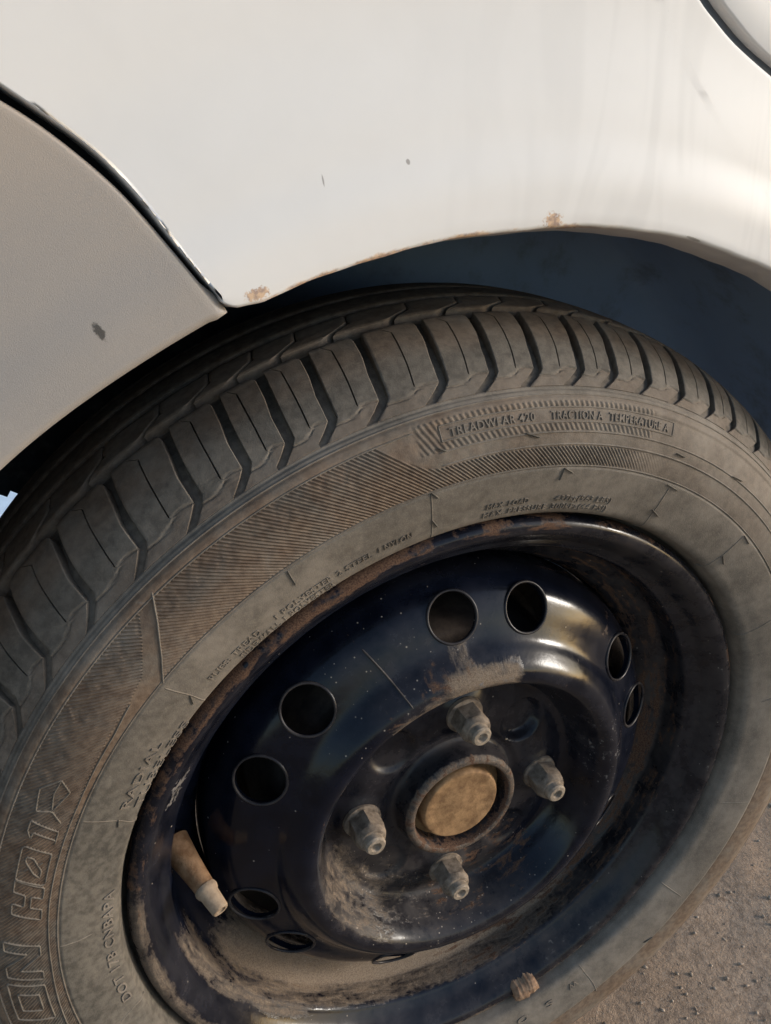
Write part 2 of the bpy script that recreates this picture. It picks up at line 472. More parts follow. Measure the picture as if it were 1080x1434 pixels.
seam_g = cr([(-.1372, .2852), (-.1408, .2905), (-.1494, .3016), (-.1572, .3112), (-.1664, .3218), (-.1757, .3301), (-.1865, .3384), (-.1967, .3446), (-.228, .362), (-.265, .390), (-.304, .436), (-.335, .518)], 8)
ab = np.linspace(116.3, 172, 120)
seam_g = shift(seam_g, -.0013)
blip = np.vstack([[(-.1386, .2868)], pol(.3196 + .0004 * np.sin(ab * .3), ab + .3)])
seam_g[0] = blip[0]
bl = np.array([blip[-1], blip[-1] * 1.9])
btop = np.array([seam_g[-1], (-.50, .50), (-.62, .35), bl[-1]])
panel('rear_bumper', blip[::-1], btop[::-1], bl, seam_g, 140, 90, BUMP, BROLL, -.0012, crisp=(.3205, .330, .40))

door_d = cr([(-.042, .65), (-.037, .545), (-.022, .486), (-.002, .446), (.0225, .418), (.0465, .3970), (.0578, .3895), (.0703, .3825), (.0835, .3770), (.110, .367), (.155, .350), (.206, .325), (.267, .274), (.322, .193), (.337, .126)], 8)
panel('rear_door', door_d, np.array([(-.042, .65), (.3, .65), (.9, .65)]), np.array([(-.042, .65), (-.042, .6501)]), np.array([door_d[-1], (.6, .125), (.9, .125), (.9, .65)]), 160, 60, WHITE, ROLL) if False else None
# the door as a fan of the same kind: seam edge -> far edge
far = nsamp([(-.042, .68), (.4, .68), (.95, .60), (.95, .30), (.95, .12)], 160)
dn = nsamp(door_d, 160)
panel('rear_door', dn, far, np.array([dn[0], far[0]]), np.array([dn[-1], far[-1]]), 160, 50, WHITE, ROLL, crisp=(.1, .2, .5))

def ribbon(name, c, w, dz, mat):
    c = resample(c, .004); T = np.gradient(c, axis=0); N = np.stack([-T[:, 1], T[:, 0]], 1); N /= np.linalg.norm(N, axis=1)[:, None]
    prof = [(-w, -.010), (-w * .6, 0), (0, .0012), (w * .6, 0), (w, -.010)]
    rows = []
    for a, h in prof:
        p = c + N * a; rows.append(np.c_[p, zb(c[:, 0], c[:, 1]) + dz + h])
    V = np.array(rows).reshape(-1, 3)
    return mesh(name, V, quads(len(prof), len(c)), mat, car)
ribbon('door_seal', (nsamp(door_w, 120) + nsamp(door_d, 120)) / 2, .006, -.0065, SEAL)

# dark structure behind the seams, and the wheel well
def inner():
    t = np.linspace(12, 172, 150); r = np.linspace(.322, .70, 30)
    A, B = np.meshgrid(r, t, indexing='ij')
    P = pol(A, B); Z = zb(P[..., 0], P[..., 1]) - .017
    V = np.concatenate([P, Z[..., None]], -1).reshape(-1, 3)
    mesh('inner_panel', V, quads(len(r), len(t)), DARK, car)
inner()

def well():
    prof = np.array([(.3185, -.0005), (.326, -.004), (.338, -.012), (.346, -.03), (.350, -.07), (.350, -.19), (.343, -.215), (.30, -.225), (.05, -.225)])
    prof = resample(prof, .01)
    n = 200
    V, F = revolve(prof, n, -12, 196)
    a = np.degrees(np.arctan2(V[:, 1], V[:, 0])); r = np.hypot(V[:, 0], V[:, 1])
    V[:, 2] += .003 * np.sin(a * .22) * sst(.32, .345, r)
    # ragged hole at the rear of the liner
    F = F.reshape(-1, 4)
    c = V[F].mean(1)
    ca = np.degrees(np.arctan2(c[:, 1], c[:, 0])); cr_ = np.hypot(c[:, 0], c[:, 1])
    F = F[~((c[:, 2] < -.20) & (np.abs(ca - 155) < 5.5 + 1.5 * np.sin(cr_ * 700)) & (cr_ > .225) & (cr_ < .275 + .006 * np.sin(ca * 2.2)))]
    mesh('wheel_well_liner', V, F, LINER, car, attrs={'front_tone': sst(112, 66, a)})  # paler and bluer towards the front, near black to the rear
well()

# ------------------------------------------------------------------ tyre
PR = np.array([(.1780, -.020), (.1846, -.012), (.1858, -.005), (.1888, .0035), (.196, .0068), (.205, .0095), (.2137, .0112), (.222, .0120), (.231, .0112), (.2405, .0075), (.2475, .0025),
               (.2545, -.004), (.260, -.0095), (.2645, -.0155), (.268, -.022), (.271, -.030), (.2735, -.040), (.275, -.055), (.2755, -.0725)])
PD = cr(PR, 40)
mirror = PD[:-1][::-1].copy(); mirror[:, 1] = -.145 - mirror[:, 1]
PD = np.vstack([PD, mirror])
PS = np.r_[0, np.cumsum(np.hypot(*np.diff(PD, axis=0).T))]
PS = (PS - PS[11 * 40]) * 1000          # mm along the profile; 0 at the tread shoulder corner
PT = np.gradient(PD, axis=0); PT /= np.linalg.norm(PT, axis=1)[:, None]
PN = np.stack([PT[:, 1] * -1, PT[:, 0]], 1)   # outward normal in (r,z)
PN = np.where((PN * (PD - np.array([.225, -.0725]))).sum(1)[:, None] < 0, -PN, PN)
RS = PD[:12 * 40, 0]; SS = PS[:12 * 40]
def s_of_r(r):
    """profile coordinate of a sidewall radius"""
    return np.interp(r, RS[80:], SS[80:])
def onprof(th, s, h=0.0):
    """point on the tyre: th deg, s mm along the profile, h metres proud"""
    th = np.radians(np.asarray(th, float)); s = np.asarray(s, float)
    r = np.interp(s, PS, PD[:, 0]) + h * np.interp(s, PS, PN[:, 0])
    z = np.interp(s, PS, PD[:, 1]) + h * np.interp(s, PS, PN[:, 1])
    return np.stack([r * np.cos(th), r * np.sin(th), z + 0 * th], -1)
def flat(V):
    """the tyre stands on the ground: squash below it"""
    V = np.array(V)
    lo = -HUB + .001
    V[..., 1] = np.where(V[..., 1] < lo, lo - (lo - V[..., 1]) * .03, V[..., 1])
    return V

tyre_attr = {}
def rib_field(th, r):
    """fine slanted ribs of the sidewall band, metres proud, and a dust factor"""
    ph = 720 / 360. * th - 720 / (2 * math.pi) * 1.05 * np.log(r / .2137)
    w = np.cos(2 * math.pi * ph)
    w = .5 + .5 * np.sign(w) * np.abs(w) ** .6
    # upper limit of the ribbed band follows the lettered plate on the right
    hi = np.where(th > 108, .2408, np.where(th < 102, .2242, .2242 + (.2408 - .2242) * ((th - 102) / 6.0) ** 1.6))
    hi = np.where(th < 102, .2242, hi)
    lo = .2150
    m = sst(lo, lo + .0004, r) * (1 - sst(hi - .0004, hi, r))
    # the plain wedge left of the break line
    br = np.interp(r, [.2131, .2224, .2336, .2426], [139.6, 137.0, 134.3, 132.5])
    br2 = np.interp(r, [.217, .2189, .2205, .2235, .2324, .2422], [157.5, 150.0, 143.0, 139.7, 136.8, 134.4])
    m = m * np.where((th > br) & (th < br2), 0, 1)
    fade = sst(66, 84, th) * (1 - .3 * sst(150, 170, th)) * (1 - sst(196, 205, th))
    m = m * fade
    # hatch above and below the plate
    pl = sst(74, 75, th) * (1 - sst(103.5, 104.5, th))
    ph2 = 560 / 360. * th - 560 / (2 * math.pi) * .55 * np.log(r / .235)
    w2 = np.cos(2 * math.pi * ph2); w2 = .5 + .5 * np.sign(w2) * np.abs(w2) ** .6
    box = (th > 71.2) & (th < 101.6) & (r > .2342) & (r < .2403)
    m2 = pl * ((r > .2312) & (r < .2428)) * (~box)
    # where the big lettering stands the ribs are off
    return np.where(m2 > 0, m2 * (.3 + .5 * w2), m * w), np.maximum(m, m2)

def tyre_carcass():
    th = np.r_[np.linspace(60, 205, 2100, endpoint=False), np.linspace(205, 420, 430, endpoint=False)]
    sw = np.r_[np.linspace(PS[0], s_of_r(.2125), 40, endpoint=False), np.linspace(s_of_r(.2125), s_of_r(.246), 120, endpoint=False),
               np.linspace(s_of_r(.246), 0, 24, endpoint=False), np.linspace(0, 75, 40), np.linspace(78, PS[-1], 40)]
    TH, S = np.meshgrid(th % 360, sw, indexing='ij')
    r = np.interp(S, PS, PD[:, 0]); z = np.interp(S, PS, PD[:, 1])
    outer = S < 20
    rf, rm = rib_field(TH, r)
    h = np.zeros_like(S)
    brk = 1 - .40 * np.clip(3.2 * nz(TH * 1.1, r * 420, 3.0, 41) - .1, 0, 1) * sst(.226, .234, r) * sst(108, 112, TH)
    h += outer * rm * (rf * .0008 * brk - .0004)
    h -= outer * .0004 * np.exp(-((r - .2139) / .0006) ** 2)                      # step line at the plain zone
    h += outer * .0004 * sst(.2148, .2136, r) * sst(.1875, .1885, r)
    h += outer * .0006 * np.exp(-((r - .2428) / .0016) ** 4)                      # shoulder ring
    h -= outer * (.0008 + .0004 * nz(TH * .05, S * .1, 9, 8)) * np.exp(-((S + 9.6) / .75) ** 2)                          # groove above it
    dep = np.interp(S, [-9, -7.5, -1, 12, 25], [0, .0016, .0026, .0040, .0052])   # tread grooves
    dep = np.where(S > 75, .0052 * (1 - sst(148, 157, S)), dep)
    h -= dep
    h += outer * (S < -9) * .00012 * (nz(TH * .02, r * 9, 6, 5) + nz(TH * .03, r * 20, 11, 6))
    V = flat(onprof(TH, S, h))
    # dust lies on the sidewall; ribs' tops rubbed greyer
    dust = np.where(S < -8, .62, .30)
    dust = dust + .25 * np.exp(-((r - .243) / .004) ** 2) * outer
    dust = np.where(outer & (rm > .1), dust + .10 - .45 * (1 - rf) * rm, dust)
    dust = dust + outer * (r > .2402) * (S < -7) * .30 * (nz(TH * .12, r * 60, 3, 31) + nz(TH * .4, r * 160, 3, 32))
    scuff = np.clip(nz(TH * .35, r * 90, 4, 33) * 2 - .15, 0, 1) * outer * (r > .231) * rm
    h_s = scuff
    dust = dust + .22 * sst(.196, .186, r) * outer * sst(90, 120, TH)
    dust = dust * (1 - .68 * sst(132, 168, TH) * (1 - sst(230, 250, TH))) + .18 * (sst(285, 320, TH) + sst(85, 60, TH)) * (S < -9)  # darker on the left flank, paler on the right
    brown = np.where(outer & (r > .2142) & (r < .2455) & (S < -9), .25 + .55 * sst(75, 112, TH), 0) + np.where(S > -8, .25, 0)
    brown = np.where(rm > .1, np.clip(brown + .25 * (.5 - rf) * rm, 0, 1), brown)
    F = quads(len(th), len(sw), wrap=False)
    n, m = len(th), len(sw)
    j = np.arange(m - 1)
    F = np.vstack([F, np.stack([(n - 1) * m + j, (n - 1) * m + j + 1, j + 1, j], 1)[:, [3, 2, 1, 0]][:, ::-1]])
    # close the ring the same way round as the other faces
    F[-(m - 1):] = np.stack([(n - 1) * m + j, (n - 1) * m + j + 1, j + 1, j], 1)
    F[-(m - 1):] = np.stack([(n - 1) * m + j, j, j + 1, (n - 1) * m + j + 1], 1)
    F[:-(m - 1)] = F[:-(m - 1)][:, ::-1]
    o = mesh('tyre', V.reshape(-1, 3), F, RUB, car, attrs={'dust': np.clip(dust, 0, 1).ravel(), 'brown': brown.ravel()})
    o['label'] = 'worn dusty black radial tyre'
    return o
tyre = tyre_carcass()

# --- tread
VC = [49.0, 54.6, 60.2, 64.6, 69.9, 75.1, 79.9, 84.2, 89.35, 94.33, 99.65, 105.78, 110.92, 115.24, 119.59, 124.72, 130.94, 137.35, 143.83, 149.3]
pit = [5.1, 4.4, 4.4, 5.2, 6.2, 6.4, 6.4, 5.4, 5.0, 5.6]
k = 0
while VC[-1] < 409 - 8.5:
    VC.append(VC[-1] + pit[k % len(pit)]); k += 1
rest = 409 - VC[-1]
if rest > 7: VC.append(VC[-1] + rest / 2)
VC = VC + [409.0]

def block(v0, v1, seed):
    """one shoulder block between groove corners v0 (right) and v1 (left)"""
    q = np.random.RandomState(seed)
    p = v1 - v0
    sr = np.r_[-8.7, -8.3, np.linspace(-7.6, 4, 40), np.linspace(5, 36.5, 22), 37.8, 38.3]
    fs = np.r_[0, .02, .05, np.linspace(.09, .30, 6)]
    fcols = np.r_[0, .018, .05, .11, .17, .23, .29, .335]
    right = np.interp(sr, [-8.7, -3.5, 0, 12, 22, 34, 38.3], [2.35, .85, .02, -.12, -.55, -.80, -.55])
    left = p + np.interp(sr, [-8.7, -3.5, 0, 3, 12, 22, 34, 38.3], [1.15, -.35, -.95, -1.0, -1.15, -1.4, -1.72, -1.85])
    # rounded far corner of the block at the main groove
    right = right + .55 * sst(34.5, 38.6, sr) ** 2
    sip = np.interp(sr, [-9, .9, 12, 21.5, 32, 34, 37], [2.7, 2.6, 2.3, 2.1, 1.85, 2.3, 2.9]) * p / 6.4
    wsp = np.where((sr > 1.5) & (sr < 36), .075, .05)
    cols = []
    for f in (0, 0, .03, .08, .2, .4, .6, .8, .95): cols.append((right + (sip - wsp - right) * f, 0))
    cols[0] = (right, -1)
    cols.append((sip - wsp, 0)); cols.append((sip - wsp * .9, 2)); cols.append((sip + wsp * .9, 2)); cols.append((sip + wsp, 0))
    for f in (.05, .2, .4, .55, .7, .8, .9, .96, 1.0): cols.append((sip + wsp + (left - sip - wsp) * f, 0))
    cols.append((left, -1))
    TH = np.array([c[0] for c in cols]).T; K = np.array([c[1] for c in cols])
    S = np.repeat(sr[:, None], TH.shape[1], 1)
    fr = (TH - v0 * 0) / p
    step = np.interp(fr, [0, .27, .45, .66, .97, 1.2], [0, 1.5, -1.6, -3.2, -2.6, -2.0])
    h = -.0003 * (1 - sst(-.4, .4, S - step))
    h -= .0006 * np.exp(-((S - step + .2) / .38) ** 2)
    h += .00012 * nz(TH, S * .3, 1.3, seed) + .00012 * nz(TH, S * .3, 5, seed + 1)
    h[:, 1] -= .0003; h[:, -2] -= .0003
    si = ((sr > 1.0) & (sr < 36))[:, None] * (K == 2)[None, :]
    h = h - si * .0032
    h = np.where(np.abs(S) < 100, h, h)
    # end walls
    h[-2] -= .0005; 
    depth = np.interp(sr, [-9, -7.5, -1, 12, 25], [.0008, .0018, .0028, .0042, .0054])
    for j in (0, -1): h[:, j] = -depth
    h[-1] = -.0054; h[0] = -.0012
    V = flat(onprof(TH + v0, S, h))
    n, m = TH.shape
    dust = np.full(TH.shape, .36) + .35 * (S < step) + .48 * sst(8, 26, S)
    dust = dust + (np.abs(h) < .0006) * .05 - .2 * (h < -.003)
    dust[:, 1:3] += .25  # light caught on the right edges, painted in through the dust value
    brown = .62 * sst(8, 24, S) + .35 * (S < step)
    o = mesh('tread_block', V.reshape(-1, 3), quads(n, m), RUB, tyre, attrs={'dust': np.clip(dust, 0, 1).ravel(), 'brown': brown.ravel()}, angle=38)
    return o
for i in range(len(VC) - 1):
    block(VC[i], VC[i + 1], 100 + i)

def rib_block(v0, v1, seed, s0=43.0, s1=60.5, name='tread_rib_block'):
    p = v1 - v0
    sr = np.r_[s0 - .1, s0, np.linspace(s0 + .8, s1 - .8, 16), s1, s1 + .1]
    shift = np.interp(sr, [s0, s0 + 8, s1], [1.2, -1.6, -2.2])
    gap = np.interp(sr, [s0, s0 + 7.5, s0 + 9.5, s1], [.80, .55, .14, .12])
    a = shift; b = p + shift - gap
    # soft nose where the slot opens into the groove
    a = a + .3 * np.exp(-((sr - s0) / 1.0) ** 2)
    fs = np.r_[0, 0, .03, .1, .3, .5, .7, .9, .97, 1, 1]
    TH = a[:, None] + (b - a)[:, None] * fs[None]
    S = np.repeat(sr[:, None], len(fs), 1)
    h = .0002 * nz(TH, S * .3, 1.5, seed)
    h[:, 1] -= .0004; h[:, -2] -= .0004; h[1] -= .0005; h[-2] -= .0005
    h[:, 0] = h[:, -1] = -.0064; h[0] = h[-1] = -.0064
    V = flat(onprof(TH + v0, S, h))
    mesh(name, V.reshape(-1, 3), quads(*TH.shape), RUB, tyre, attrs={'dust': np.full(TH.size, .8), 'brown': np.full(TH.size, .6)}, angle=38)
for i in range(len(VC) - 1):
    rib_block(VC[i], VC[i + 1], 300 + i)

def plain_ribs():
    """the inner ribs that hardly show, joined"""
    VV, FF, b = [], [], 0
    for s0, s1 in ((65.5, 83.0), (88.0, 104.0), (110.0, 157.0)):
        sr = np.r_[s0 - .1, s0, np.linspace(s0 + .8, s1 - .8, 8), s1, s1 + .1]
        th = np.linspace(0, 360, 260, endpoint=False)
        S, TH = np.meshgrid(sr, th, indexing='ij')
        h = np.full(S.shape, 0.0); h[0] = h[-1] = -.0064; h[1] = h[-2] = -.0005
        V = flat(onprof(TH, S, h)).reshape(-1, 3)
        F = quads(len(sr), len(th), wrap=True, flip=True)
        VV.append(V); FF.append(F + b); b += len(V)
    V = np.vstack(VV)
    mesh('inner_tread_rib', V, np.vstack(FF), RUB, tyre, attrs={'dust': np.full(len(V), .25), 'brown': np.full(len(V), .6)}, angle=38)
plain_ribs()

# --- raised lines and lettering moulded on the sidewall
def ridge(name, path, w=.0008, h=.0006, parent=tyre, dust=.7, mat=None, closed=False):
    """path of (deg, r metres)"""
    P = np.asarray(path, float)
    if closed: P = np.vstack([P, P[:1]])
    X = np.c_[np.radians(P[:, 0]) * .225, P[:, 1]]
    X = resample(X, .0012)
    T = np.gradient(X, axis=0); T /= np.linalg.norm(T, axis=1)[:, None] + 1e-12
    N = np.stack([-T[:, 1], T[:, 0]], 1)
    rows = []
    for a, e in ((-.5, -.0004), (-.32, h * .8), (0, h), (.32, h * .8), (.5, -.0004)):
        q = X + N * a * w
        rows.append(onprof(np.degrees(q[:, 0] / .225), s_of_r(q[:, 1]), e))
    V = np.array(rows); 
    # taper the ends shut
    if not closed:
        for e in (0, -1):
            V[:, e] = V[2, e] * .5 + V[:, e].mean(0) * .5
    n, m = V.shape[:2]
    return V.reshape(-1, 3), quads(n, m, flip=True)
def ridge_obj(name, paths, w=.0008, h=.0006, dust=.7, closed=False, label=None):
    VV, FF, b = [], [], 0
    for p in paths:
        V, F = ridge(name, p, w, h, closed=closed); VV.append(V); FF.append(F + b); b += len(V)
    V = np.vstack(VV)
    o = mesh(name, V, np.vstack(FF), RUB, tyre, attrs={'dust': np.full(len(V), dust), 'brown': np.full(len(V), .1)})
    if label: o['label'] = label
    return o

for pth in ([(103.56, .2140), (103.54, .1985), (103.6, .188)], [(68.1, .2125), (67.5, .198), (66.8, .1835 + .003)], [(49.8, .2125), (49.2, .198), (49.2, .1865)],
            [(139.99, .2120), (139.84, .1988), (140.2, .1885)], [(158.6, .2131), (159.2, .1973), (160.4, .187)], [(177.3, .2139), (177.6, .2061), (177.5, .2000)],
            [(196.43, .2010), (195.6, .1916), (195.9, .1870)], [(301.8, .1885), (302.0, .2065), (301.6, .216)], [(30.0, .212), (29.0, .198), (28.5, .187)],
            [(12.0, .2125), (11.0, .199)], [(-12, .2125), (-13, .190)], [(326, .188), (325.5, .208)]):
    ridge_obj('mould_seam', [pth], .0010, .0007)
NIBS = [(121.6, .2135, 121.8, .2041), (103.5, .2146, 102.6, .2105), (103.6, .2000, 102.7, .1945), (85.9, .2137, 84.2, .2109), (86.0, .2072, 85.9, .2135), (91.9, .2312, 89.95, .2285), (102.1, .2329, 101.1, .2305),
        (68.8, .2128, 66.3, .2118), (68.1, .1986, 65.9, .1962), (70.0, .2280, 68.3, .2276), (59.3, .2305, 56.9, .2318), (139.84, .1988, 141.0, .1935), (158.96, .1975, 160.4, .1962),
        (49.8, .2130, 47.6, .2120), (49.2, .1985, 47.2, .1960), (40.0, .2300, 38.0, .2306), (30.0, .2125, 28.0, .2115), (316, .213, 314, .2105)]
for a, b_, c, e in NIBS:
    ridge_obj('rubber_nib', [[(a, b_), ((a + c) / 2, (b_ + e) / 2), (c, e)]], .0008, .0012, .15)
for pth in ([(132.5, .2426), (134.3, .2336), (137.0, .2224), (139.6, .2135)], ):
    ridge_obj('band_break_line', [pth], .0009, .0007)
ridge_obj('shoulder_line', [[(a, .2408) for a in np.linspace(104, 205, 160)]], .0008, .0005, .75)
ridge_obj('shoulder_line', [[(a, .2452) for a in np.linspace(0, 359.9, 600)]], .0008, .0005, .75)
ridge_obj('zone_line', [[(a, .2146) for a in np.linspace(20, 205, 400)]], .0008, .0004, .6)
ridge_obj('zone_line', [[(a, r_) for a, r_ in zip(np.linspace(143, 205, 120), np.interp(np.linspace(143, 205, 120), [143, 147, 156, 170, 180, 190, 205], [.2200, .2180, .2175, .2184, .2180, .2190, .2195]))]], .0008, .0005, .6)
ridge_obj('zone_line', [[(a, .2250) for a in np.linspace(20, 102, 200)]], .0010, .0004, .7)
ridge_obj('zone_line', [[(a, .2305) for a in np.linspace(20, 102, 200)]], .0010, .0004, .7)
bx = [(101.4, .2346), (71.4, .2346), (71.4, .2405), (101.4, .2405)]
bb = []
for i in range(4):
    a, c = np.array(bx[i]), np.array(bx[(i + 1) % 4])
    bb += [tuple(a + (c - a) * t) for t in np.linspace(0, 1, 60, endpoint=False)]
ridge_obj('rating_plate_border', [bb], .0008, .0004, .7, closed=True)

_fontcache = {}
def glyphs(body, bold=0.0):
    cu = bpy.data.curves.new('t', 'FONT'); cu.body = body; cu.size = 1; cu.resolution_u = 3; cu.offset = bold
    cu.extrude = .5; cu.space_character = 1.12
    ob = bpy.data.objects.new('t', cu); COL.objects.link(ob)
    bpy.context.view_layer.update()
    dg = bpy.context.evaluated_depsgraph_get()
    me = bpy.data.meshes.new_from_object(ob.evaluated_get(dg))
    V = np.empty(len(me.vertices) * 3); me.vertices.foreach_get('co', V); V = V.reshape(-1, 3)
    F = [tuple(p.vertices) for p in me.polygons]
    bpy.data.objects.remove(ob); bpy.data.curves.remove(cu); bpy.data.meshes.remove(me)
    return V, F
def lettering(body, a0, a1, r0, cap, h=.0005, bold=.012, dust=.85, brown=.1):
    """letters reading clockwise from angle a0 to a1 on radius r0, tops outward"""
    V, F = glyphs(body, bold)
    x0, x1 = V[:, 0].min(), V[:, 0].max()
    capf = glyphs('H')[0][:, 1].max()
    cap = cap * .94
    th = a0 + (V[:, 0] - x0) / (x1 - x0) * (a1 - a0)
    r = r0 + V[:, 1] / capf * cap
    e = np.where(V[:, 2] > 0, h, -.0006)
    e = np.where((V[:, 2] > 0) & (r < .214), h + (.0005 if cap > .0032 else .00040), e)
    P = onprof(th, s_of_r(r), e)
    o = mesh('lettering', P, F, RUB, tyre, smooth=False, attrs={'dust': np.where(V[:, 2] > 0, dust, .2), 'brown': np.full(len(P), brown)})
    return o
for b_, a0, a1, r0, cap in (('TREADWEAR 420', 100.4, 90.6, .2357, .0034), ('TRACTION A', 88.6, 81.9, .2357, .0034), ('TEMPERATURE A', 81.0, 72.2, .2357, .0034),
                            ('MAX. LOAD', 95.8, 89.6, .1963, .0030), ('437kg(963 LBS)', 85.4, 75.9, .1963, .0030), ('MAX. PRESSURE', 96.1, 86.3, .1916, .0030), ('300kPa(44 PSI)', 85.5, 75.8, .1916, .0030),
                            ('PLIES: TREAD', 137.0, 128.6, .1942, .0034), ('1 POLYESTER', 126.1, 117.7, .1940, .0034), ('2 STEEL', 117.0, 112.0, .1940, .0034), ('1 NYLON', 111.1, 106.4, .1942, .0034),
                            ('SIDEWALL', 132.6, 126.2, .1898, .0032), ('1 POLYESTER', 125.5, 117.8, .1898, .0032),
                            ('RADIAL', 157.3, 147.2, .1950, .0038), ('TUBELESS', 157.4, 143.6, .1890, .0033),
                            ('DOT 17B CNBAPA', 193.4, 171.3, .1912, .0045), ('W', 299.6, 297.6, .1955, .0040), ('S', 293.6, 292.0, .1965, .0040), ('O', 288.0, 285.6, .1955, .0040)):
    lettering(b_, a0, a1, r0, cap, bold=(.014 if r0 > .23 else .0) if cap < .0035 else .01)

# big outlined model lettering: boxes given as (deg left, deg right), strokes in unit square (x along reading, y up)
def big(strokes, aL, aR, r0=.2212, r1=.2330, slant=.0):
    paths = []
    for st in strokes:
        pts = []
        for (x0, y0), (x1, y1) in zip(st[:-1], st[1:]):
            for t in np.linspace(0, 1, 14, endpoint=False): pts.append((x0 + (x1 - x0) * t, y0 + (y1 - y0) * t))
        pts.append(st[-1])
        paths.append([(aL + (aR - aL) * x + slant * y, r0 + (r1 - r0) * y) for x, y in pts])
    ridge_obj('lettering', paths, .0009, .0005, .55)
H_ = [[(0, 0), (.32, 0), (.32, .40), (.66, .40), (.66, 0), (1, 0), (1, 1), (.66, 1), (.66, .60), (.32, .60), (.32, 1), (0, 1), (0, 0)]]
O_ = [[(.08, 0), (1, 0), (1, .92), (.92, 1), (0, 1), (0, .08), (.08, 0)], [(.22, .22), (.45, .22), (.74, .55), (.74, .80), (.60, .80), (.30, .45), (.22, .22)], [(.30, .80), (.45, .62)], [(.55, .38), (.72, .2)]]
I_ = [[(.1, 0), (1, 0), (1, 1), (.35, 1), (0, .82), (.42, .82), (.42, 0), (.1, 0)]]
N_ = [[(0, 0), (.25, 0), (.25, .62), (.72, .05), (.72, 0), (1, 0), (1, 1), (.75, 1), (.75, .38), (.3, 1), (0, 1), (0, 0)]]
OO = [[(0, 0), (1, 0), (1, 1), (0, 1), (0, 0)], [(.28, .22), (.74, .22), (.74, .78), (.28, .78), (.28, .22)]]
big(H_, 172.2, 167.6, slant=-1.2)
big(O_, 167.3, 162.9, slant=-1.0)
big(I_, 161.9, 159.9, slant=-1.1)
big(N_, 181.6, 176.2, .2218, .2360, -1.2)
big(OO, 188.6, 182.6, .2222, .2368, -1.2)
big([[(0, 0), (.35, .55), (.2, 1.15), (.9, 1.35), (1.4, .7), (1.1, .15), (.35, .55)], [(.35, .55), (.9, .75), (1.4, .7)]], 158.8, 155.2, .2214, .2310, -.4)

# ------------------------------------------------------------------ steel wheel
RIM = cr([(.1795, -.016), (.1828, -.012), (.1836, -.007), (.1830, -.0028), (.1808, -.0004), (.1780, .0), (.1745, -.0016), (.1705, -.0062), (.1672, -.0110), (.1635, -.0145), (.1612, -.0165),
          (.1602, -.020), (.1600, -.029), (.1585, -.0335), (.150, -.0405), (.1445, -.0460), (.1420, -.052), (.1405, -.060), (.1405, -.080), (.143, -.087), (.157, -.096), (.160, -.105), (.161, -.125), (.166, -.133), (.176, -.143), (.183, -.145)], 6)

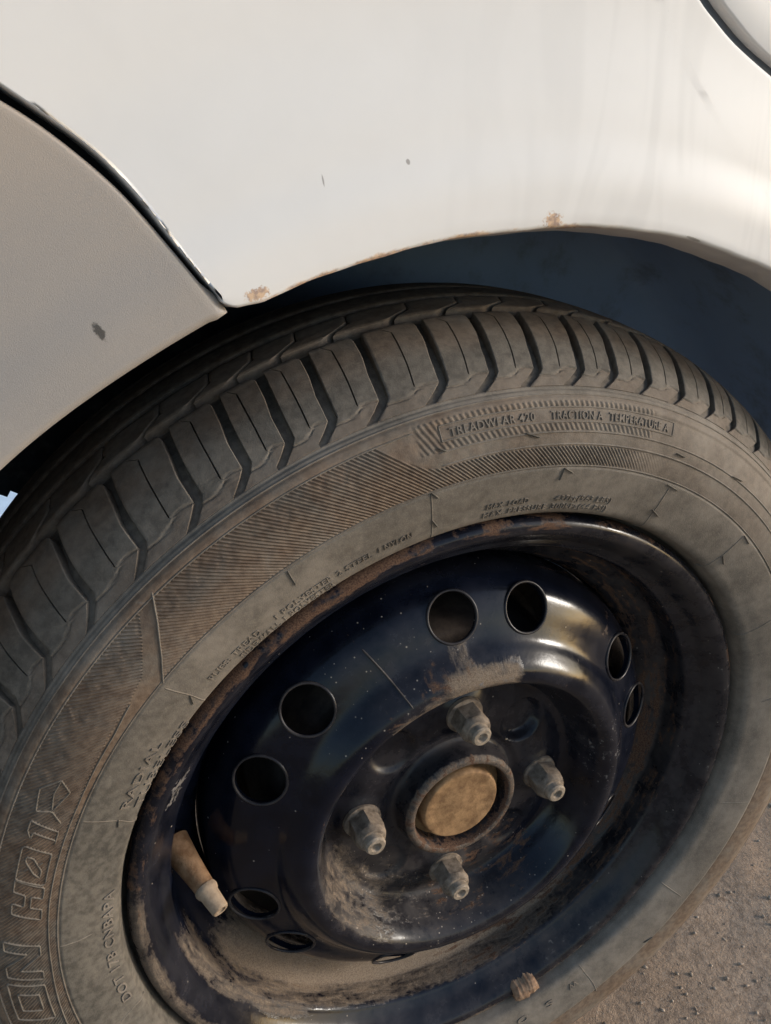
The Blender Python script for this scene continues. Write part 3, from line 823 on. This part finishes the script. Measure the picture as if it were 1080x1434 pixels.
def wheel_attrs(P):
    r = np.hypot(P[:, 0], P[:, 1]); a = np.degrees(np.arctan2(P[:, 1], P[:, 0])) % 360; z = P[:, 2]
    def arc(c, w): 
        dd = np.abs((a - c + 180) % 360 - 180); return 1 - sst(w * .55, w, dd)
    def band(lo, hi, e=.004): return sst(lo - e, lo + e, r) * (1 - sst(hi - e, hi + e, r))
    deep = 1 - sst(-.03, -.012, z)
    mud = .0 * r
    mud = np.maximum(mud, 1.0 * arc(262, 68) * band(.138, .1605, .003) * (z < -.012))          # caked floor of the barrel
    mud = np.maximum(mud, .42 * arc(318, 45) * band(.138, .1615, .003) * (z < -.012))
    mud = np.maximum(mud, .60 * arc(215, 30) * band(.1585, .166, .003))
    mud = np.maximum(mud, .80 * arc(92, 17) * band(.088, .103, .004))                          # splash over the top of the dome
    mud = np.maximum(mud, .60 * arc(116, 14) * band(.084, .094, .004))
    mud = np.maximum(mud, .55 * arc(103, 16) * band(.086, .096, .003))
    mud = np.maximum(mud, .52 * arc(218, 34) * band(.064, .092, .008))                         # inside of the dome, low
    mud = np.maximum(mud, .34 * arc(258, 45) * band(.054, .088, .008))
    mud = np.maximum(mud, .55 * arc(205, 42) * band(.174, .184, .003))
    mud = np.maximum(mud, .50 * arc(285, 30) * band(.178, .185, .002))
    mud = np.maximum(mud, .46 * arc(98, 4.0) * band(.098, .117, .004))
    mud = np.maximum(mud, .50 * arc(84, 7) * band(.092, .106, .004))
    rust = .56 * arc(125, 66) * band(.1770, .186, .0022)
    rust = np.maximum(rust, .42 * arc(20, 80) * band(.181, .186, .0016))
    rust = np.maximum(rust, .66 * arc(325, 62) * band(.140, .1605, .004) * (z < -.012))
    rust = np.maximum(rust, .45 * arc(35, 45) * band(.140, .1605, .004) * (z < -.012))
    rust = np.maximum(rust, .30 * arc(112, 22) * band(.088, .106, .006))
    rust = np.maximum(rust, .40 * arc(290, 40) * band(.05, .085, .008))
    chalk = .42 * arc(14, 24) * band(.080, .103, .006)
    chalk = np.maximum(chalk, .50 * arc(88, 12) * band(.088, .097, .004))
    chalk = np.maximum(chalk, .38 * band(.1745, .1835, .002) * (.3 + .7 * arc(340, 70)))
    chalk = np.maximum(chalk, .62 * arc(157.5, 4.5) * band(.1650, .176, .003))
    chalk = np.maximum(chalk, .36 * arc(300, 25) * band(.165, .182, .004))
    film_sheen = .02 + .05 * sst(.02, .08, P[:, 0]) + .30 * band(.030, .066, .01) + .40 * band(.163, .182, .003) * (.35 + .65 * sst(-.05, .1, P[:, 0])) + .75 * arc(165, 85) * band(.0862, .0890, .0010) + .55 * arc(245, 75) * band(.05, .092, .01) + .75 * arc(325, 62) * band(.140, .1605, .004) * (z < -.012) + .15 * arc(30, 60) * band(.07, .1, .01)  # flange reflection and bright ridge crease are painted in along with the dirt film
    film_sheen = film_sheen + .45 * arc(50, 75) * band(.1415, .1605, .004) * (z < -.012) + .22 * arc(108, 25) * band(.086, .130, .008)
    speck = .25 + .70 * arc(118, 30) * band(.085, .135, .01) + 1.25 * arc(268, 62) * band(.052, .090, .01)
    return {'mud': np.clip(mud, 0, 1), 'rust': rust, 'chalk': chalk, 'film_sheen': np.clip(film_sheen, 0, .9), 'speck': np.clip(speck, 0, 1)}

def disc_mesh():
    prof = cr([(.0300, -.0240), (.0345, -.0240), (.040, -.0245), (.046, -.0225), (.058, -.0225), (.0680, -.0240), (.0745, -.0255), (.0790, -.0230), (.0832, -.0130), (.0866, -.0048), (.0900, -.0004), (.0945, .0008), (.0995, -.0010), (.1050, -.0062),
               (.1095, -.0112), (.1150, -.0145), (.1243, -.0190), (.1315, -.0240), (.1372, -.0320), (.1402, -.0405), (.1404, -.058)], 7)
    t = .003
    back = prof[::-1].copy(); T = np.gradient(prof, axis=0); T /= np.linalg.norm(T, axis=1)[:, None]
    back = back + np.stack([T[:, 1], -T[:, 0]], 1)[::-1] * t
    back[:, 0] = np.minimum(back[:, 0], .1398)
    loop = np.vstack([prof, back])
    n = 360
    V, F = revolve(loop, n)
    m = len(loop)
    j = np.arange(n); j2 = (j + 1) % n
    F = np.vstack([F, np.stack([(m - 1) * n + j, j, j2, (m - 1) * n + j2], 1)])
    if True:
        F[-n:] = F[-n:][:, ::-1] if False else F[-n:]
    r = np.hypot(V[:, 0], V[:, 1]); a = np.degrees(np.arctan2(V[:, 1], V[:, 0]))
    # raised pads at the studs, sunk pockets between them
    for q in range(4):
        x, y = .05715 * math.cos(q * math.pi / 2), .05715 * math.sin(q * math.pi / 2)
        dd = np.hypot(V[:, 0] - x, V[:, 1] - y)
        V[:, 2] += .0022 * (1 - sst(.009, .017, dd))
        b_ = math.pi / 4 + q * math.pi / 2
        x, y = .0575 * math.cos(b_), .0575 * math.sin(b_)
        dd = np.hypot(V[:, 0] - x, V[:, 1] - y)
        V[:, 2] -= (.0065 if q == 0 else .0028) * (1 - sst(.0105, .0150, dd))
    return V, F

def make_wheel():
    V, F = revolve(RIM, 360)
    A = wheel_attrs(V)
    w = mesh('steel_wheel', V, F, STEEL, car, attrs=A, loc=(0, 0, 0))
    w['label'] = 'navy black steel wheel crusted with dust and mud'
    # disc with vent holes cut through
    V, F = disc_mesh()
    dobj = mesh('wheel_disc', V, F, STEEL, w, loc=(0, 0, 0))
    holes = []
    for kk in range(6):
        for s in (-1, 1): holes.append(86.75 + 60.6 * kk * (1 if kk < 4 else 1) + s * 10.25 if kk < 3 else 86.75 - 60.2 * (6 - kk) + s * 10.25)
    n_r, n_z = .47, .883     # normal of the vent cone
    CV, CF, b = [], [], 0
    ring = np.linspace(0, 2 * math.pi, 48, endpoint=False)
    frames = []
    for hd in holes:
        u = np.array([math.cos(R(hd)), math.sin(R(hd)), 0]); tz = np.array([0, 0, 1.])
        nrm = u * n_r + tz * n_z; c = u * .1243 + tz * -.0190
        t1 = np.cross(nrm, u); t1 /= np.linalg.norm(t1); t2 = np.cross(nrm, t1)
        frames.append((c, nrm, t1, t2))
        for dd in (-.012, .012):
            CV.append(c + nrm * dd + .0134 * (np.cos(ring)[:, None] * t1 + np.sin(ring)[:, None] * t2))
        N = 48
        CF += [tuple(range(b, b + N)), tuple(range(b + 2 * N - 1, b + N - 1, -1))]
        CF += [(b + i, b + N + i, b + N + (i + 1) % N, b + (i + 1) % N) for i in range(N)]
        b += 2 * N
    cut = mesh('cutter', np.vstack(CV), CF, STEEL, None, smooth=False)
    import bmesh
    for o in (cut, dobj):
        bm = bmesh.new(); bm.from_mesh(o.data); bmesh.ops.recalc_face_normals(bm, faces=bm.faces); bm.to_mesh(o.data); bm.free()
    md = dobj.modifiers.new('b', 'BOOLEAN'); md.operation = 'DIFFERENCE'; md.solver = 'EXACT'; md.object = cut
    bpy.context.view_layer.update()
    dg = bpy.context.evaluated_depsgraph_get()
    me = bpy.data.meshes.new_from_object(dobj.evaluated_get(dg))
    dobj.modifiers.clear(); old = dobj.data; dobj.data = me; bpy.data.meshes.remove(old); me.name = 'wheel_disc'
    bpy.data.objects.remove(cut)
    P = np.empty(len(me.vertices) * 3); me.vertices.foreach_get('co', P); P = P.reshape(-1, 3)
    P = np.stack([P[:, 0], P[:, 2], -P[:, 1]], 1)
    for kx, v in wheel_attrs(P).items():
        at = me.attributes.get(kx) or me.attributes.new(kx, 'FLOAT', 'POINT'); at.data.foreach_set('value', v.astype(np.float32))
    me.polygons.foreach_set('use_smooth', np.ones(len(me.polygons), bool))
    me.set_sharp_from_angle(angle=R(35))
    # rolled lips round the vent holes
    lip_me = None
    for c, nrm, t1, t2 in frames:
        ph = np.linspace(0, 2 * math.pi, 10, endpoint=False)
        Vt = np.array([c - nrm * .0004 + (.0136 + .0008 * math.cos(p_)) * (np.cos(ring)[:, None] * t1 + np.sin(ring)[:, None] * t2) + nrm * .0009 * math.sin(p_) for p_ in ph])
        Ft = []
        for i in range(10):
            for j in range(48):
                Ft.append((i * 48 + j, i * 48 + (j + 1) % 48, ((i + 1) % 10) * 48 + (j + 1) % 48, ((i + 1) % 10) * 48 + j))
        VV = Vt.reshape(-1, 3)
        mesh('vent_hole_lip', VV, Ft, STEEL, w, attrs={'film_sheen': np.full(len(VV), .55)}, loc=c)
    # hub collar and dust cap
    pr = cr([(.0400, -.0252), (.0368, -.0235), (.0354, -.0200), (.0349, -.0140), (.0340, -.0112), (.0322, -.0100), (.0300, -.0104), (.0291, -.0130), (.0288, -.0190), (.0286, -.024)], 6)
    V, F = revolve(pr, 96); rr = np.hypot(V[:, 0], V[:, 1])
    mesh('hub_collar', V, F, STEEL, w, loc=(0, 0, -.02), attrs={'mud': .62 * sst(-.0150, -.0112, V[:, 2]), 'film_sheen': np.full(len(V), .55), 'rust': .45 * sst(-.0150, -.0110, V[:, 2]) + .40 * (rr < .0298)})  # bore wall's rust tint also paints the shaded gap round the cap darker
    pr = cr([(.0286, -.0215), (.0262, -.0205), (.0246, -.0190), (.0240, -.0150), (.0231, -.0128), (.0215, -.0121), (.0160, -.0123), (.0080, -.0118), (.0015, -.0114)], 5)
    V, F = revolve(pr, 96)
    V[:, 2] += .0004 * nz(V[:, 0], V[:, 1], 220, 4)
    V = np.vstack([V, [(0, 0, -.0114)]]); c0 = len(V) - 1; m = len(V) - 1 - 96
    F = F.tolist() + [(m + (j + 1) % 96, m + j, c0) for j in range(96)]
    mesh('hub_cap', V, F, CAPM, w, loc=(0, 0, -.012))
    # lug nuts
    nut0 = None
    for q in range(4):
        x, y = .05715 * math.cos(q * math.pi / 2), .05715 * math.sin(q * math.pi / 2)
        rot = R(17 + 23 * q)
        rows = []
        def hexr(t, af): 
            t = (t - math.pi / 6) % (math.pi / 3) - math.pi / 6
            return af / math.cos(t)
        tt = np.linspace(0, 2 * math.pi, 48, endpoint=False)
        hx = np.array([hexr(t, .0083) for t in tt])
        for zz, rr in ((-.0215, .0112 + 0 * tt), (-.0195, .0108 + 0 * tt), (-.0190, hx), (-.0100, hx), (-.0086, np.minimum(hx, .0090)), (-.0080, .0088 + 0 * tt), (-.0062, .0080 + 0 * tt), (-.0050, .0072 + 0 * tt), (-.0046, .0056 + 0 * tt)):
            rows.append(np.stack([x + rr * np.cos(tt + rot), y + rr * np.sin(tt + rot), zz + 0 * tt], 1))
        V = np.array(rows).reshape(-1, 3)
        o = mesh('lug_nut', V, quads(len(rows), 48, wrap=True, flip=True), NUT, w, loc=(x, y, -.02), angle=28)
        rows = []
        for zz, rr in ((-.0060, .0058), (-.0014, .0058), (-.0003, .0049), (-.0002, .0030), (-.0024, .0022), (-.0025, .0003)):
            rows.append(np.stack([x + rr * np.cos(tt), y + rr * np.sin(tt), zz + 0 * tt], 1))
        mesh('wheel_stud', np.array(rows).reshape(-1, 3), quads(len(rows), 48, wrap=True, flip=True), STUD, w, loc=(x, y, -.004), angle=35)
    # weld scar over the cone between two vents
    q_ = np.linspace(0, 1, 30); an = np.radians(119.2 - 3.0 * q_); rr = .1290 - .0315 * q_
    zz = np.interp(rr, [.0945, .0995, .1050, .1095, .1150, .1243, .1315], [.0008, -.0010, -.0062, -.0112, -.0145, -.0190, -.0240])
    V = np.array([np.stack([rr * np.cos(an + o_), rr * np.sin(an + o_), zz + e_], 1) for o_, e_ in ((-.006, -.0008), (-.004, .0005), (0, .0009), (.004, .0005), (.006, -.0008))])
    V[:, 0, :] = V[2, 0]; V[:, -1, :] = V[2, -1]; V = V.reshape(-1, 3)
    mesh('weld_scar', V, quads(5, 30, flip=True), STEEL, w, attrs={'film_sheen': np.full(len(V), .85), 'chalk': np.full(len(V), .35)}, loc=tuple(V[70]))
    # tyre valve
    def tube(name, p0, p1, prof, mat, par=w):
        p0 = np.array(p0); p1 = np.array(p1); L = np.linalg.norm(p1 - p0); ax = (p1 - p0) / L
        t1 = np.cross(ax, (0, 0, 1.)); t1 /= np.linalg.norm(t1); t2 = np.cross(ax, t1)
        tt = np.linspace(0, 2 * math.pi, 32, endpoint=False)
        V = np.array([p0 + ax * L * s + r * (np.cos(tt)[:, None] * t1 + np.sin(tt)[:, None] * t2) for s, r in prof]).reshape(-1, 3)
        return mesh(name, V, quads(len(prof), 32, wrap=True), mat, par, loc=tuple(p0), angle=40)
    va, vb = (-.1560, .003, -.036), (-.1405, -.0100, .0015)
    tube('valve_stem', va, vb, cr([(-.02, .0085), (.05, .0080), (.25, .0068), (.5, .0058), (.68, .0052), (.72, .0046)], 5), VALVE)
    tube('valve_tip', va, vb, [(.66, .0046), (.665, .0057), (.70, .0060), (.74, .0056), (.76, .0049), (.98, .0044), (1.0, .0038), (1.0, .0026), (.95, .0024), (.95, .0012), (.99, .0010), (.99, .0001)], VTIP)
    # clip-on balance weight over the flange
    t = np.radians(np.linspace(-73.2, -67.6, 24))
    pr = np.array([(.1850, -.006), (.1868, -.002), (.1855, .0030), (.1815, .0050), (.1770, .0042), (.1735, .0005), (.1715, -.006)])
    bul = (1 - .18 * np.abs(np.linspace(-1, 1, 24)) ** 5)
    V = []
    for rr, zz in pr:
        rr2 = .179 + (rr - .179) * bul; z2 = -.004 + (zz + .004) * bul
        V.append(np.stack([rr2 * np.cos(t), rr2 * np.sin(t), z2], 1))
    V = np.array(V); V += .0004 * rs.randn(*V.shape)
    Fq = quads(len(pr), 24).tolist(); b = len(pr) * 24
    ends = [tuple(np.arange(len(pr)) * 24), tuple((np.arange(len(pr)) * 24 + 23)[::-1])]
    mesh('balance_weight', V.reshape(-1, 3), Fq + ends, LEAD, w, loc=(.06, -.168, 0))
    return w
wheel = make_wheel()

# brake drum seen through the vents
pr = cr([(.012, -.0300), (.060, -.0300), (.096, -.034), (.104, -.040), (.106, -.060), (.106, -.095), (.112, -.098), (.112, -.110)], 4)
V, F = revolve(pr, 128)
mesh('brake_drum', V, F, DRUM, car, loc=(0, 0, -.06))
V, F = revolve(cr([(.02, -.112), (.118, -.112), (.126, -.118), (.126, -.124), (.02, -.126)], 4), 96)
mesh('backing_plate', V, F, DRUM, car, loc=(0, 0, -.115))

for o in bpy.data.objects:
    if '_o' in o: del o['_o']

# made-up pale sheet standing in for bright daylight beyond the wheel well
def sheet():
    n = 40
    X, Z = np.meshgrid(np.linspace(-.62, -.02, n), np.linspace(-.75, -1.7, n), indexing='ij')
    Y = -HUB + .03 + .02 * nz(X, Z, 7, 21) + .01 * nz(X, Z, 22, 22) + .0
    V = np.stack([X, Y, Z], -1)
    V = np.concatenate([V.reshape(-1, 3), (V - (0, .002, 0)).reshape(-1, 3)])
    F = quads(n, n); F = np.vstack([F, F[:, ::-1] + n * n])
    o = mesh('daylight_stand_in', V, F, SHEET)
    if '_o' in o: del o['_o']
    tag(o, 'made-up pale sheet standing in for daylight left of the tyre', 'sheet')
sheet()
